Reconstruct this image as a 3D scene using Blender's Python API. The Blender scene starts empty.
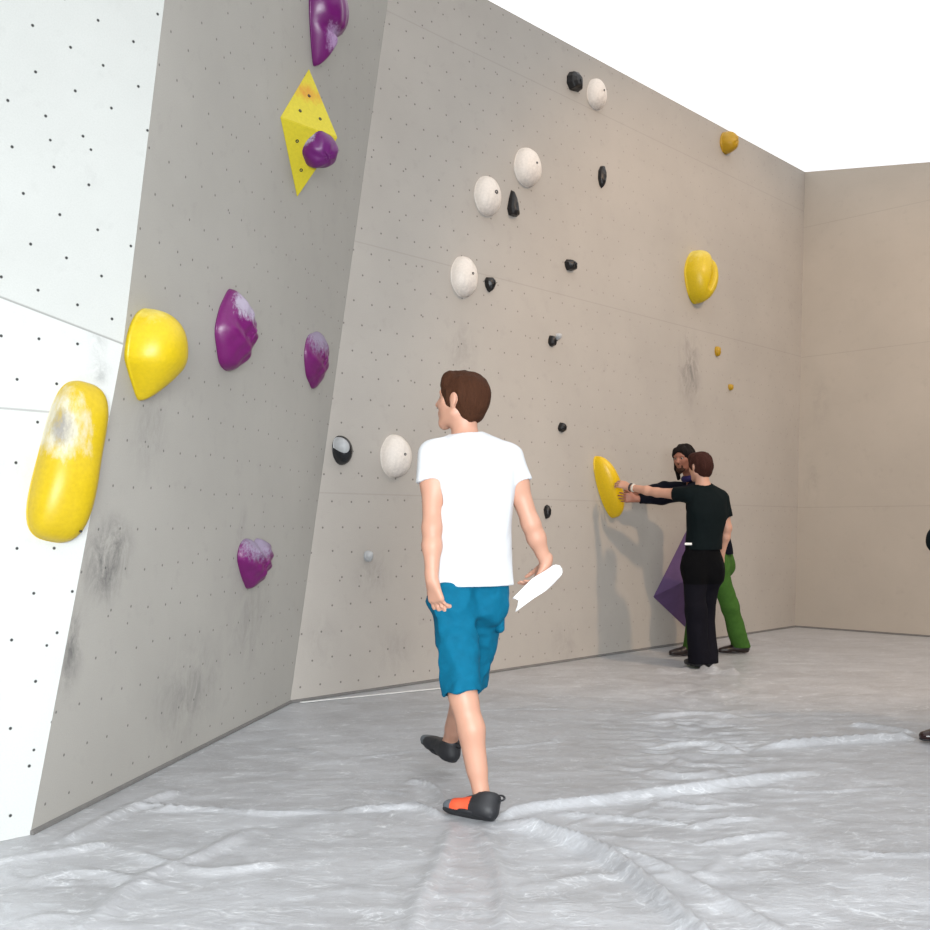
import bpy, bmesh, math, random
import numpy as np
import openvdb
from mathutils import Vector, Matrix
random.seed(7); RNG = np.random.default_rng(7)
SC = bpy.context.scene; COL = SC.collection
V = lambda *a: np.array(a, dtype=float)

# ------------------------------------------------------------------ camera
F = 1010.0; CAMZ = 1.165; PITCH = math.atan2(62, F)
O = V(0, 0, CAMZ)
def ray(x, y):
    v = (x-465)/F, 1.0, -(y-465)/F
    c, s = math.cos(PITCH), math.sin(PITCH)
    return V(v[0], c*v[1]-s*v[2], s*v[1]+c*v[2])
def P(x, y, Y):
    r = ray(x, y); return O + r*(Y/r[1])
def fl(x, y):
    r = ray(x, y); return O + r*(-CAMZ/r[2])
def hit(x, y, p, n):
    r = ray(x, y); return O + r*(np.dot(p-O, n)/np.dot(r, n))
def nrm(v): v = np.asarray(v, float); return v/np.linalg.norm(v)
cam = bpy.data.cameras.new('camera'); co = bpy.data.objects.new('camera', cam); COL.objects.link(co)
cam.sensor_width = 36; cam.lens = F/930*36; cam.clip_start = .05
co.location = O; co.rotation_euler = (math.pi/2+PITCH, 0, 0); SC.camera = co
SC.view_settings.view_transform = 'Standard'; SC.view_settings.look = 'None'
SC.view_settings.exposure = 0; SC.view_settings.gamma = 1; SC.view_settings.use_curve_mapping = False

# ------------------------------------------------------------------ object helpers
def link(name, me, mat=None, parent=None):
    o = bpy.data.objects.new(name, me); COL.objects.link(o)
    if mat is not None:
        for m in (mat if isinstance(mat, (list, tuple)) else [mat]): me.materials.append(m)
    if parent is not None: o.parent = parent
    return o
def mesh(name, verts, faces, mat=None, parent=None, smooth=True, uv=None, mi=None):
    me = bpy.data.meshes.new(name)
    org = parent.matrix_world.translation if parent is not None else None
    vs = np.asarray(verts, float)
    if parent is not None:
        loc = parent.get('_o'); 
        if loc is not None: vs = vs - np.array(loc)
    me.from_pydata(vs.tolist(), [], [list(map(int, f)) for f in faces])
    if uv is not None:
        l = me.uv_layers.new(name='UVMap')
        for lo in me.loops: l.data[lo.index].uv = uv[lo.vertex_index]
    me.polygons.foreach_set('use_smooth', [smooth]*len(me.polygons))
    if mi is not None: me.polygons.foreach_set('material_index', mi)
    me.update()
    return link(name, me, mat, parent)
def tag(o, label=None, cat=None, group=None, kind=None):
    for k, v in (('label', label), ('category', cat), ('group', group), ('kind', kind)):
        if v: o[k] = v
    return o
def thing(name, loc, label, cat, group=None):
    o = bpy.data.objects.new(name, None); COL.objects.link(o)
    o.location = loc; o.empty_display_size = .1
    o['_o'] = [float(a) for a in loc]
    bpy.context.view_layer.update()
    return tag(o, label, cat, group)
def lib(hexs):  # sRGB 0-255 -> linear
    return tuple(((c/255)/12.92 if c/255 < .04045 else ((c/255+.055)/1.055)**2.4) for c in hexs) + (1,)

# ------------------------------------------------------------------ node helper
class N:
    def __init__(s, name):
        s.m = bpy.data.materials.new(name); s.m.use_nodes = True
        s.t = s.m.node_tree; s.b = s.t.nodes['Principled BSDF']
    def n(s, typ, **k):
        x = s.t.nodes.new(typ)
        for a, v in k.items(): setattr(x, a, v)
        return x
    def put(s, sock, v):
        if hasattr(v, 'is_linked') or isinstance(v, bpy.types.NodeSocket): s.t.links.new(v, sock)
        else: sock.default_value = v
    def mth(s, op, a, b=0.0, c=0.0):
        x = s.n('ShaderNodeMath', operation=op)
        s.put(x.inputs[0], a); s.put(x.inputs[1], b); s.put(x.inputs[2], c); return x.outputs[0]
    def mix(s, f, a, b, mode='MIX'):
        x = s.n('ShaderNodeMix', data_type='RGBA', blend_type=mode)
        s.put(x.inputs[0], f); s.put(x.inputs[6], a); s.put(x.inputs[7], b); return x.outputs[2]
    def noise(s, vec, scale, detail=3, rough=.5, dist=0):
        x = s.n('ShaderNodeTexNoise'); x.inputs['Scale'].default_value = scale
        x.inputs['Detail'].default_value = detail; x.inputs['Roughness'].default_value = rough
        x.inputs['Distortion'].default_value = dist
        if vec is not None: s.t.links.new(vec, x.inputs['Vector'])
        return x.outputs['Fac']
    def rng(s, v, a, b, c=0.0, d=1.0, sm=False):
        x = s.n('ShaderNodeMapRange'); s.put(x.inputs[0], v)
        if sm: x.interpolation_type = 'SMOOTHSTEP'
        for i, q in zip((1, 2, 3, 4), (a, b, c, d)): x.inputs[i].default_value = q
        return x.outputs[0]
    def vec(s, x, y, z=0.0):
        c = s.n('ShaderNodeCombineXYZ'); s.put(c.inputs[0], x); s.put(c.inputs[1], y); s.put(c.inputs[2], z); return c.outputs[0]
    def coord(s, which='Object'):
        return s.n('ShaderNodeTexCoord').outputs[which]
    def sep(s, v):
        x = s.n('ShaderNodeSeparateXYZ'); s.t.links.new(v, x.inputs[0]); return x.outputs
    def bump(s, h, strength, dist=.01):
        x = s.n('ShaderNodeBump'); x.inputs['Strength'].default_value = strength; x.inputs['Distance'].default_value = dist
        s.t.links.new(h, x.inputs['Height']); s.t.links.new(x.outputs[0], s.b.inputs['Normal'])
    def set(s, **k):
        for a, v in k.items(): s.put(s.b.inputs[a.replace('_', ' ')], v)
        return s.m

def simple(name, rgb, rough=.6, noise_amt=.12, scale=30, bump=.15, spec=.5, bd=.003):
    n = N(name); c = n.coord(); f = n.noise(c, scale, 4)
    col = lib(rgb); dark = tuple(x*(1-noise_amt*2) for x in col[:3])+(1,); lite = tuple(min(1, x*(1+noise_amt)) for x in col[:3])+(1,)
    m = n.set(Base_Color=n.mix(f, dark, lite), Roughness=rough); n.b.inputs['Specular IOR Level'].default_value = spec
    if bump: n.bump(f, bump, bd)
    return m

def stained(name, rgb, stain, lo, hi, blobs, rough=.45, nscale=9, fine=60, gain=1.0, second=None):
    """plastic with chalk or rubber stains; blobs in generated coordinates (cx,cy,cz,rx,ry,rz)"""
    n = N(name); g = n.coord('Generated'); x, y, z = n.sep(g)
    mask = None
    for cx, cy, cz, rx, ry, rz in blobs:
        a = n.mth('POWER', n.mth('ABSOLUTE', n.mth('DIVIDE', n.mth('SUBTRACT', x, cx), rx)), 2)
        b = n.mth('POWER', n.mth('ABSOLUTE', n.mth('DIVIDE', n.mth('SUBTRACT', y, cy), ry)), 2)
        c = n.mth('POWER', n.mth('ABSOLUTE', n.mth('DIVIDE', n.mth('SUBTRACT', z, cz), rz)), 2)
        d = n.mth('SUBTRACT', 1.0, n.mth('ADD', n.mth('ADD', a, b), c))
        d = n.mth('MAXIMUM', d, 0.0)
        mask = d if mask is None else n.mth('MAXIMUM', mask, d)
    nz = n.noise(g, nscale, 6, .7)
    q = n.mth('ADD', n.mth('MULTIPLY', mask, gain), n.mth('MULTIPLY', n.mth('SUBTRACT', nz, .5), 1.6))
    q = n.mth('MULTIPLY', n.rng(q, lo, hi), n.rng(mask, 0, .12))
    base = lib(rgb); f = n.noise(n.coord(), fine, 3)
    bc = n.mix(f, tuple(v*.82 for v in base[:3])+(1,), tuple(min(1, v*1.08) for v in base[:3])+(1,))
    if second:
        (cx, cy, cz, rx, ry, rz), c2 = second; dd = None
        for ax_, c_, r_ in ((x, cx, rx), (y, cy, ry), (z, cz, rz)):
            t_ = n.mth('POWER', n.mth('ABSOLUTE', n.mth('DIVIDE', n.mth('SUBTRACT', ax_, c_), r_)), 2); dd = t_ if dd is None else n.mth('ADD', dd, t_)
        bc2 = n.mix(n.mth('MULTIPLY', n.rng(n.mth('ADD', dd, n.mth('MULTIPLY', n.mth('SUBTRACT', nz, .5), 2.5)), .3, 1.1, 1, 0), .75), lib(stain), lib(c2))
    else: bc2 = lib(stain)
    m = n.set(Base_Color=n.mix(q, bc, bc2), Roughness=n.mth('ADD', rough, n.mth('MULTIPLY', q, .3)))
    n.bump(f, .15, .004)
    return m

def wall_mat(name, rgb, pu=.17, pv=.18, r=.008, hole=.85, off=(0, 0), seams=(), vseams=(), smudges=(), seamstr=.35, rough=.75, jit=.012, fade=None):
    n = N(name); uv = n.coord('UV'); u, v, _ = n.sep(uv)
    def grid(pu, pv, ou, ov, r, jit, keep, seed):
        vv = n.mth('DIVIDE', n.mth('ADD', v, ov), pv); row = n.mth('FLOOR', vv)
        odd = n.mth('MULTIPLY', n.mth('MODULO', n.mth('ADD', row, 1000.0), 2.0), .5)
        uu = n.mth('ADD', n.mth('DIVIDE', n.mth('ADD', u, ou), pu), odd); cell = n.mth('FLOOR', uu)
        wn = n.n('ShaderNodeTexWhiteNoise'); wn.noise_dimensions = '3D'
        n.t.links.new(n.vec(cell, row, float(seed)), wn.inputs['Vector'])
        cr = n.sep(wn.outputs['Color'])
        du = n.mth('ADD', n.mth('MULTIPLY', n.mth('SUBTRACT', n.mth('FRACT', uu), .5), pu), n.mth('MULTIPLY', n.mth('SUBTRACT', cr[0], .5), jit*2))
        dv = n.mth('ADD', n.mth('MULTIPLY', n.mth('SUBTRACT', n.mth('FRACT', vv), .5), pv), n.mth('MULTIPLY', n.mth('SUBTRACT', cr[1], .5), jit*2))
        d = n.mth('SQRT', n.mth('ADD', n.mth('MULTIPLY', du, du), n.mth('MULTIPLY', dv, dv)))
        h = n.rng(d, r*.7, r*1.25, 1.0, 0.0)
        return n.mth('MULTIPLY', h, n.mth('LESS_THAN', cr[2], keep))
    h = grid(pu, pv, off[0], off[1], r, jit, .97, 1)
    h = n.mth('MAXIMUM', h, grid(pu*2.3, pv*2.1, .31, .17, r*.9, pu*.8, .5, 5))
    # seams between panels
    sm = None
    for s in seams:
        q = n.rng(n.mth('ABSOLUTE', n.mth('SUBTRACT', v, s)), .002, .007, 1, 0); sm = q if sm is None else n.mth('MAXIMUM', sm, q)
    for s in vseams:
        q = n.rng(n.mth('ABSOLUTE', n.mth('SUBTRACT', u, s)), .002, .006, .6, 0); sm = q if sm is None else n.mth('MAXIMUM', sm, q)
    base = lib(rgb)
    big = n.noise(uv, .9, 5, .6); med = n.noise(uv, 7, 5, .65); fin = n.noise(uv, 160, 2)
    col = n.mix(n.rng(big, .3, .7), tuple(x*.93 for x in base[:3])+(1,), tuple(min(1, x*1.05) for x in base[:3])+(1,))
    col = n.mix(n.rng(med, .58, .8, 0, .28), col, tuple(x*.62 for x in base[:3])+(1,))
    col = n.mix(n.rng(fin, .35, .75, 0, .16), col, tuple(x*.6 for x in base[:3])+(1,))
    # rubber scuffs
    streak = n.noise(n.vec(n.mth('MULTIPLY', u, 9.0), n.mth('MULTIPLY', v, 5.0)), 1.0, 6, .75, .6)
    for (su, sv, ru, rv, st) in smudges:
        a = n.mth('DIVIDE', n.mth('SUBTRACT', u, su), ru); b = n.mth('DIVIDE', n.mth('SUBTRACT', v, sv), rv)
        d = n.mth('SQRT', n.mth('ADD', n.mth('MULTIPLY', a, a), n.mth('MULTIPLY', b, b)))
        g = n.rng(d, 0.0, 1.0, 1.0, 0.0, True)
        q = n.mth('MULTIPLY', n.rng(streak, .40, .68), n.mth('MULTIPLY', g, st))
        q = n.mth('MINIMUM', q, 1.0)
        col = n.mix(q, col, lib((62, 62, 66)))
    if sm is not None: col = n.mix(n.mth('MULTIPLY', sm, seamstr), col, lib((70, 66, 60)))
    hs = hole if fade is None else n.mth('MULTIPLY', n.rng(u, fade[0], fade[1], 1.0, fade[2]), hole)
    col = n.mix(n.mth('MULTIPLY', h, hs), col, lib((25, 25, 27)))
    hh = n.mth('SUBTRACT', n.mth('MULTIPLY', fin, .4), h)
    m = n.set(Base_Color=col, Roughness=rough); n.b.inputs['Specular IOR Level'].default_value = .3
    n.bump(hh, .25, .003)
    return m

# ------------------------------------------------------------------ room planes
UP = V(0, 0, 1)
B0 = fl(30, 835); C0 = fl(290, 703); C1 = fl(795, 627); D1 = fl(930, 637)
dC = nrm(C1-C0); nC = np.cross(dC, UP)
dB = nrm(C0-B0); T = hit(388, 0, C0, nC); nB = nrm(np.cross(dB, T-B0))
K = hit(123, 345, B0, nB); T2 = hit(164.5, 0, B0, nB)
nA = nrm(np.cross(dC, K-B0)); S0 = hit(0, 298, B0, nA); nA2 = nrm(np.cross(K-S0, T2-K))
CD = hit(805, 172, C0, nC); CT = hit(490, 0, C0, nC); nCtop = (CT[2]+CD[2])/2
dD = nrm(D1-C1); nD = nrm(np.cross(dD, CD-C1)); DT = hit(930, 162, C1, nD)

def frame(p0, d, n):
    d = nrm(d); n = nrm(n); v = nrm(np.cross(n, d)); 
    if v[2] < 0: v = -v
    return dict(o=p0, u=d, v=v, n=n)
WA = frame(B0, -dC, nA); WA2 = frame(K, S0-K, nA2); WB = frame(B0, dB, nB); WC = frame(C0, dC, nC); WD = frame(C1, dD, nD)
def uvof(w, p): return (float(np.dot(p-w['o'], w['u'])), float(np.dot(p-w['o'], w['v'])))

def slab(name, w, pts, mat, thick=.12, kind='structure'):
    """wall slab: front polygon on the plane, extruded backwards"""
    pts = [np.asarray(p, float) for p in pts]; n = len(pts)
    back = [p - w['n']*thick for p in pts]
    faces = [list(range(n)), list(range(2*n-1, n-1, -1))] + [[i, i+n, (i+1) % n+n, (i+1) % n] for i in range(n)]
    uv = [uvof(w, p) for p in pts+back]
    me_o = mesh(name, pts+back, faces, mat, smooth=False, uv=uv)
    bm = bmesh.new(); bm.from_mesh(me_o.data); bmesh.ops.recalc_face_normals(bm, faces=bm.faces); bm.to_mesh(me_o.data); bm.free()
    return tag(me_o, kind=kind)
def lift(p, d, z): # follow direction d from p until height z
    return p + d*((z-p[2])/d[2])
TOPZ = 5.55
# top edges
BCd = T-C0; BCtop = lift(C0, BCd, TOPZ)
ABtop = lift(K, T2-K, TOPZ)
Aleft = 3.2
A_l0 = B0 - dC*Aleft; A_k0 = K - dC*Aleft*1.0; 
seamdir = nrm(S0-K); A_k0 = K + seamdir*Aleft
A_t0 = lift(A_k0, (T2-K)*V(1, 1, 1), TOPZ); A_t0 = ABtop - dC*Aleft
# keep the upper panel planar
A_t0 = A_t0 - nA2*np.dot(A_t0-K, nA2)

s_z1 = hit(795, 507, C0, nC)[2]; s_z2 = hit(795, 355, C0, nC)[2]
sm = lambda w, p, x, y, ru, rv, st: (uvof(w, hit(x, y, p, w['n']))[0], uvof(w, hit(x, y, p, w['n']))[1], ru, rv, st)
mA = wall_mat('wall_panel_light', (196, 198, 196), pu=.155, pv=.165, r=.0062, hole=.95,
              seams=(uvof(WA, hit(0, 408, B0, nA))[1],), smudges=[sm(WA, B0, 98, 340, .06, .16, .45), sm(WA, B0, 100, 372, .07, .08, .5), sm(WA, B0, 20, 470, .25, .2, .15)], seamstr=.4)
mA2 = wall_mat('wall_panel_light_upper', (190, 192, 189), pu=.155, pv=.165, r=.0062, hole=.95, smudges=[sm(WA2, K, 88, 175, .1, .08, .15)], seams=(.004,), seamstr=.45)
mB = wall_mat('wall_panel_overhang', (168, 165, 159), pu=.17, pv=.18, r=.006, hole=.6,
              smudges=[sm(WB, B0, 108, 560, .28, .26, .95), sm(WB, B0, 70, 650, .16, .25, .7), sm(WB, B0, 240, 545, .12, .3, .35), sm(WB, B0, 150, 430, .25, .3, .3), sm(WB, B0, 190, 690, .6, .4, .35), sm(WB, B0, 250, 620, .5, .4, .25)],
              seams=(), seamstr=.1)
mC = wall_mat('wall_panel_main', (172, 166, 159), pu=.17, pv=.18, r=.0072, hole=.62, fade=(1.5, 4.5, .35),
              seams=(s_z1, s_z2, s_z2+(s_z2-s_z1)), seamstr=.13,
              smudges=[sm(WC, C0, 690, 370, .3, .55, .6), sm(WC, C0, 372, 575, .25, .22, .3), sm(WC, C0, 462, 350, .3, .3, .25), sm(WC, C0, 565, 640, .3, .3, .2), sm(WC, C0, 320, 640, .3, .3, .15), sm(WC, C0, 395, 650, .3, .25, .2)])
mD = wall_mat('wall_panel_end', (178, 169, 158), pu=.17, pv=.18, r=.004, hole=.0, seams=(s_z1, s_z2, 4.85), seamstr=.14,
              smudges=[sm(WD, C1, 812, 480, .15, .5, .2), sm(WD, C1, 820, 400, .2, .5, .15)])
slab('wall_left', WA, [A_l0, B0, K, A_k0], mA)
slab('wall_left_upper', WA2, [A_k0, K, ABtop, A_t0], mA2)
slab('wall_overhang', WB, [B0, C0, BCtop, ABtop, K], mB)
slab('wall_back', WC, [C0, C1, CD, V(*(lift(C0, BCd, CD[2])))], mC)
# the end wall's top edge drops a little along its length; it runs on out of the frame
k = 1.0; Dfar0 = C1 + dD*5.2; topd = (DT-CD)/np.linalg.norm(DT-CD)
slope = (DT[2]-CD[2])/np.dot(DT-CD, dD)
Dfar1 = CD + topd*5.0
slab('wall_right', WD, [C1, Dfar0, Dfar1, CD], mD)

# grey strips that stand in for the shaded gap between mat and walls
def strip(name, a, b, n, h=.018, w=.012, mat=None):
    a = np.array(a); b = np.array(b); n = nrm(V(n[0], n[1], 0))
    vs = [a, b, b+n*w, a+n*w, a+UP*h, b+UP*h, b+n*w+UP*h*.6, a+n*w+UP*h*.6]
    fs = [[0, 3, 2, 1], [4, 5, 6, 7], [0, 1, 5, 4], [1, 2, 6, 5], [2, 3, 7, 6], [3, 0, 4, 7]]
    return tag(mesh(name, vs, fs, mat, smooth=False), kind='structure')
mGap = simple('dark_gap_tone', (112, 110, 108), .8)
strip('dark_gap_1', B0+dB*.0, C0, nB, mat=mGap, h=.018, w=.014)
strip('dark_gap_2', C0, C1, nC, mat=mGap, h=.018)
strip('pale_line', fl(300, 702.6), fl(442, 688.2), nC, mat=simple('pale_line_tone', (222, 222, 220), .6), h=.006, w=.018)  # added pale strip, made up for the bright line along the wall foot
strip('dark_gap_3', C1, Dfar0, nD, mat=mGap, h=.018)

# ------------------------------------------------------------------ floor: taut grey tarpaulin over mats
def vnoise(x, y, s, seed):
    g = np.random.default_rng(seed).random((64, 64))
    X = np.asarray(x)*s; Y_ = np.asarray(y)*s
    xi = np.floor(X).astype(int); yi = np.floor(Y_).astype(int); fx = X-xi; fy = Y_-yi
    fx = fx*fx*(3-2*fx); fy = fy*fy*(3-2*fy)
    a = g[xi % 64, yi % 64]; b = g[(xi+1) % 64, yi % 64]; c = g[xi % 64, (yi+1) % 64]; d = g[(xi+1) % 64, (yi+1) % 64]
    return (a*(1-fx)+b*fx)*(1-fy)+(c*(1-fx)+d*fx)*fy - .5
def axis(lo, hi, f0, f1, fine, coarse):
    out = [lo]
    while out[-1] < hi: out.append(out[-1]+(fine if f0 < out[-1] < f1 else coarse))
    return np.array(out)
gx = axis(-5.2, 9, -2.2, 3.4, .02, .1); gy = axis(-5, 14.5, 2.4, 6.6, .018, .08)
GX, GY = np.meshgrid(gx, gy, indexing='ij')
Z = np.zeros_like(GX)
FOLDS = [  # pixel polyline of a fold on the floor, half width (m), height (m), asymmetry
    ([(498, 818), (530, 808), (600, 800), (700, 787), (820, 770)], .035, .016),
    ([(500, 822), (545, 832), (600, 852), (640, 880), (690, 925), (730, 960)], .05, .024),
    ([(560, 835), (640, 856), (690, 880), (780, 930), (830, 960)], .03, .008),
    ([(441, 815), (420, 807), (385, 808), (340, 811)], .022, .012),
    ([(446, 806), (438, 792), (424, 783), (405, 782)], .022, .012),
    ([(340, 811), (260, 812), (190, 808), (140, 812)], .018, .008),
    ([(915, 738), (880, 739), (830, 742), (760, 747)], .03, .02),
    ([(915, 733), (880, 727), (850, 724)], .03, .012),
    ([(95, 805), (50, 822), (18, 842)], .04, .012), ([(180, 790), (120, 812), (60, 843)], .03, .012),
    ([(190, 810), (150, 806), (120, 806)], .015, .012),
    ([(560, 812), (620, 818), (690, 824)], .02, .007), ([(700, 845), (740, 838), (790, 832)], .02, .007),
    ([(690, 827), (720, 820), (760, 818)], .02, .007), ([(660, 800), (700, 806), (720, 804)], .02, .006),
    ([(740, 858), (775, 852), (800, 855)], .02, .008), ([(850, 850), (900, 856), (960, 850)], .02, .007),
    ([(700, 669), (718, 671), (738, 672)], .05, .03), ([(690, 669), (670, 671), (655, 670)], .05, .015),
    ([(455, 822), (440, 860), (420, 900), (410, 950)], .03, .006), ([(480, 826), (500, 870), (505, 930)], .03, .006),
    ([(250, 830), (200, 855), (140, 880), (80, 930)], .04, .008), ([(130, 850), (200, 870), (280, 862)], .03, .007),
    ([(30, 880), (90, 872), (160, 885)], .03, .008), ([(0, 860), (60, 852), (110, 842)], .03, .008),
    ([(640, 690), (700, 694), (740, 690)], .04, .008), ([(650, 715), (700, 712), (740, 716)], .03, .007),
    ([(660, 745), (705, 742), (735, 748)], .03, .008), ([(650, 770), (690, 775), (720, 770)], .03, .007),
]
calm = np.zeros_like(GX)
for pts, hw, hh in FOLDS:
    pp = [fl(min(max(a, -80), 1010), b)[:2] for a, b in pts]
    hh *= 2.0
    # resample smooth
    pp = np.array(pp); t = np.linspace(0, len(pp)-1, 8*len(pp)); i = np.minimum(t.astype(int), len(pp)-2); fr = (t-i)[:, None]
    q = []
    for a, b in zip(i, fr[:, 0]):
        p0 = pp[max(a-1, 0)]; p1 = pp[a]; p2 = pp[a+1]; p3 = pp[min(a+2, len(pp)-1)]
        q.append(.5*((2*p1)+(-p0+p2)*b+(2*p0-5*p1+4*p2-p3)*b*b+(-p0+3*p1-3*p2+p3)*b**3))
    q = np.array(q); best = np.full(GX.shape, 9.); along = np.zeros(GX.shape)
    lo = q.min(0)-.3; hi = q.max(0)+.3
    ix = np.where((gx > lo[0]) & (gx < hi[0]))[0]; iy = np.where((gy > lo[1]) & (gy < hi[1]))[0]
    if not len(ix) or not len(iy): continue
    sl = np.ix_(ix, iy); X_, Y_ = GX[sl], GY[sl]; bd = np.full(X_.shape, 9.); al = np.zeros(X_.shape)
    for s in range(len(q)-1):
        a, b = q[s], q[s+1]; ab = b-a; L = ab@ab+1e-9
        tt = np.clip(((X_-a[0])*ab[0]+(Y_-a[1])*ab[1])/L, 0, 1)
        d = np.hypot(X_-a[0]-tt*ab[0], Y_-a[1]-tt*ab[1]); m_ = d < bd
        bd = np.where(m_, d, bd); al = np.where(m_, (s+tt)/(len(q)-1), al)
    w = hw*(1+.3*vnoise(X_, Y_, 3, 3))
    prof = np.clip(1-bd/(w*1.25), 0, 1)**1.3*np.clip(np.minimum(al, 1-al)*7, 0, 1)
    Z[sl] = np.maximum(Z[sl], hh*prof); calm[sl] = np.maximum(calm[sl], np.clip(1.6-bd/w, 0, 1))
# gentle wrinkles, strongest where the tarp is loose
wr = np.abs(vnoise(GX*1.0+.3*vnoise(GX, GY, 3, 9), GY*3.2, 2.2, 21))*-.010 + np.abs(vnoise(GX+GY*.6, GY*2-GX*.7, 4.5, 22))*-.006
wr += vnoise(GX, GY, .8, 23)*.014
q_ = vnoise(GX+.35*vnoise(GX, GY, 2, 31), GY*1.6+.35*vnoise(GX, GY, 2, 32), 1.7, 33); wr += np.clip(1-np.abs(q_)/.035, 0, 1)*.010*np.clip(vnoise(GX, GY, 1.3, 34)*5+.3, 0, 1)
# lumpy crease field below the climbers
lump = np.exp(-((GX-(.9+(GY-4)*.24))/.38)**2)*np.clip((GY-3.8)/1.2, 0, 1)*np.clip((9-GY)/1, 0, 1)
wr += -np.abs(vnoise(GX*1.2, GY*2.5, 5, 25))*.06*lump
Z = Z + wr*.9*(1-.85*calm)
# flat and just under zero near the walls and feet
def segd(a, b):
    ab = (b-a)[:2]; L = ab@ab; t = np.clip(((GX-a[0])*ab[0]+(GY-a[1])*ab[1])/L, 0, 1)
    return np.hypot(GX-a[0]-t*ab[0], GY-a[1]-t*ab[1])
dw = np.minimum.reduce([segd(A_l0, B0), segd(B0, C0), segd(C0, C1), segd(C1, Dfar0)])
Z = Z*np.clip(dw/.25, 0, 1)
Z = Z - .001
nx, ny = len(gx), len(gy)
idx = np.arange(nx*ny).reshape(nx, ny)
fc = np.stack([idx[:-1, :-1], idx[1:, :-1], idx[1:, 1:], idx[:-1, 1:]], -1).reshape(-1, 4)
def floorz(x, y):
    i = min(max(np.searchsorted(gx, x)-1, 0), nx-2); j = min(max(np.searchsorted(gy, y)-1, 0), ny-2)
    return float(Z[i:i+2, j:j+2].mean())
n = N('grey_tarpaulin'); c = n.coord(); X0, Y0, Z0 = n.sep(c)
cs = n.vec(X0, n.mth('MULTIPLY', Y0, 1.7), Z0)
a = n.noise(cs, 2.2, 6, .65, .6); b = n.noise(cs, 9, 5, .7, 1.2); d = n.noise(cs, 40, 3, .6); e = n.noise(c, .55, 3)
col = n.mix(n.rng(a, .35, .68), lib((154, 155, 158)), lib((178, 180, 184)))
col = n.mix(n.rng(b, .52, .72, 0, .55), col, lib((198, 202, 207)))
col = n.mix(n.rng(e, .4, .7, 0, .35), col, lib((146, 144, 144)))
col = n.mix(n.rng(d, .55, .8, 0, .3), col, lib((136, 136, 138)))
w1 = n.noise(n.vec(n.mth('MULTIPLY', X0, 1.0), n.mth('MULTIPLY', Y0, 2.6), Z0), 1.6, 4, .6, 1.6)
cr1 = n.rng(n.mth('ABSOLUTE', n.mth('SUBTRACT', w1, .5)), .0, .014, 1, 0)
w2 = n.noise(n.vec(n.mth('ADD', X0, n.mth('MULTIPLY', Y0, .7)), n.mth('SUBTRACT', n.mth('MULTIPLY', Y0, 2.2), X0), Z0), 3.2, 3, .55, 1.2)
cr2 = n.rng(n.mth('ABSOLUTE', n.mth('SUBTRACT', w2, .5)), .0, .016, 1, 0)
crs = n.mth('MULTIPLY', n.mth('MAXIMUM', cr1, n.mth('MULTIPLY', cr2, .7)), n.rng(b, .42, .62))
col = n.mix(n.mth('MULTIPLY', crs, .5), col, lib((228, 230, 232)))
mF = n.set(Base_Color=col, Roughness=n.rng(b, .3, .7, .30, .5)); n.b.inputs['Specular IOR Level'].default_value = .5
hgt = n.mth('ADD', n.mth('MULTIPLY', b, 1.0), n.mth('MULTIPLY', a, 2.0)); n.bump(n.mth('ADD', n.mth('ADD', hgt, n.mth('MULTIPLY', d, .06)), n.mth('MULTIPLY', crs, .06)), .34, .011)
tag(mesh('floor', np.stack([GX, GY, Z], -1).reshape(-1, 3), fc, mF), kind='structure')

# ------------------------------------------------------------------ roof of the hall: luminous skylight sheeting
n = N('skylight_sheeting'); n.set(Base_Color=(.9, .9, .9, 1), Roughness=.8)
n.b.inputs['Emission Color'].default_value = (1, 1, 1, 1); n.b.inputs['Emission Strength'].default_value = 1.0
CZ = 9.0
tag(mesh('ceiling', [V(-30, -12, CZ), V(34, -12, CZ), V(34, 46, CZ), V(-30, 46, CZ), V(-30, -12, CZ+.1), V(34, -12, CZ+.1), V(34, 46, CZ+.1), V(-30, 46, CZ+.1)],
         [[0, 3, 2, 1], [4, 5, 6, 7], [0, 1, 5, 4], [1, 2, 6, 5], [2, 3, 7, 6], [3, 0, 4, 7]], n.m, smooth=False), kind='structure')
w = bpy.data.worlds.new('hall'); SC.world = w; w.use_nodes = True
w.node_tree.nodes['Background'].inputs[0].default_value = (.95, .97, 1, 1); w.node_tree.nodes['Background'].inputs[1].default_value = .15

def area(name, loc, tgt, size, power, col, sy=None):
    l = bpy.data.lights.new(name, 'AREA'); l.energy = power; l.size = size; l.color = col
    if sy: l.shape = 'RECTANGLE'; l.size_y = sy
    o = bpy.data.objects.new(name, l); COL.objects.link(o); o.location = loc
    o.rotation_euler = (Vector(tgt)-Vector(loc)).to_track_quat('-Z', 'Y').to_euler(); return o
area('window_light', (.7, -2.0, 1.75), (-.4, 4.6, .6), 3.2, 285, (.94, .98, 1.0), 2.0).data.spread = 2.05
sp = bpy.data.lights.new('hall_lamp', 'SPOT'); sp.energy = 1350; sp.color = (1, .68, .42); sp.shadow_soft_size = .22
sp.spot_size = math.radians(62); sp.spot_blend = .6
so = bpy.data.objects.new('hall_lamp', sp); COL.objects.link(so); so.location = (6.1, 3.5, 7.4)
so.rotation_euler = (Vector((3.0, 10.4, 1.5))-Vector(so.location)).to_track_quat('-Z', 'Y').to_euler()

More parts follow.
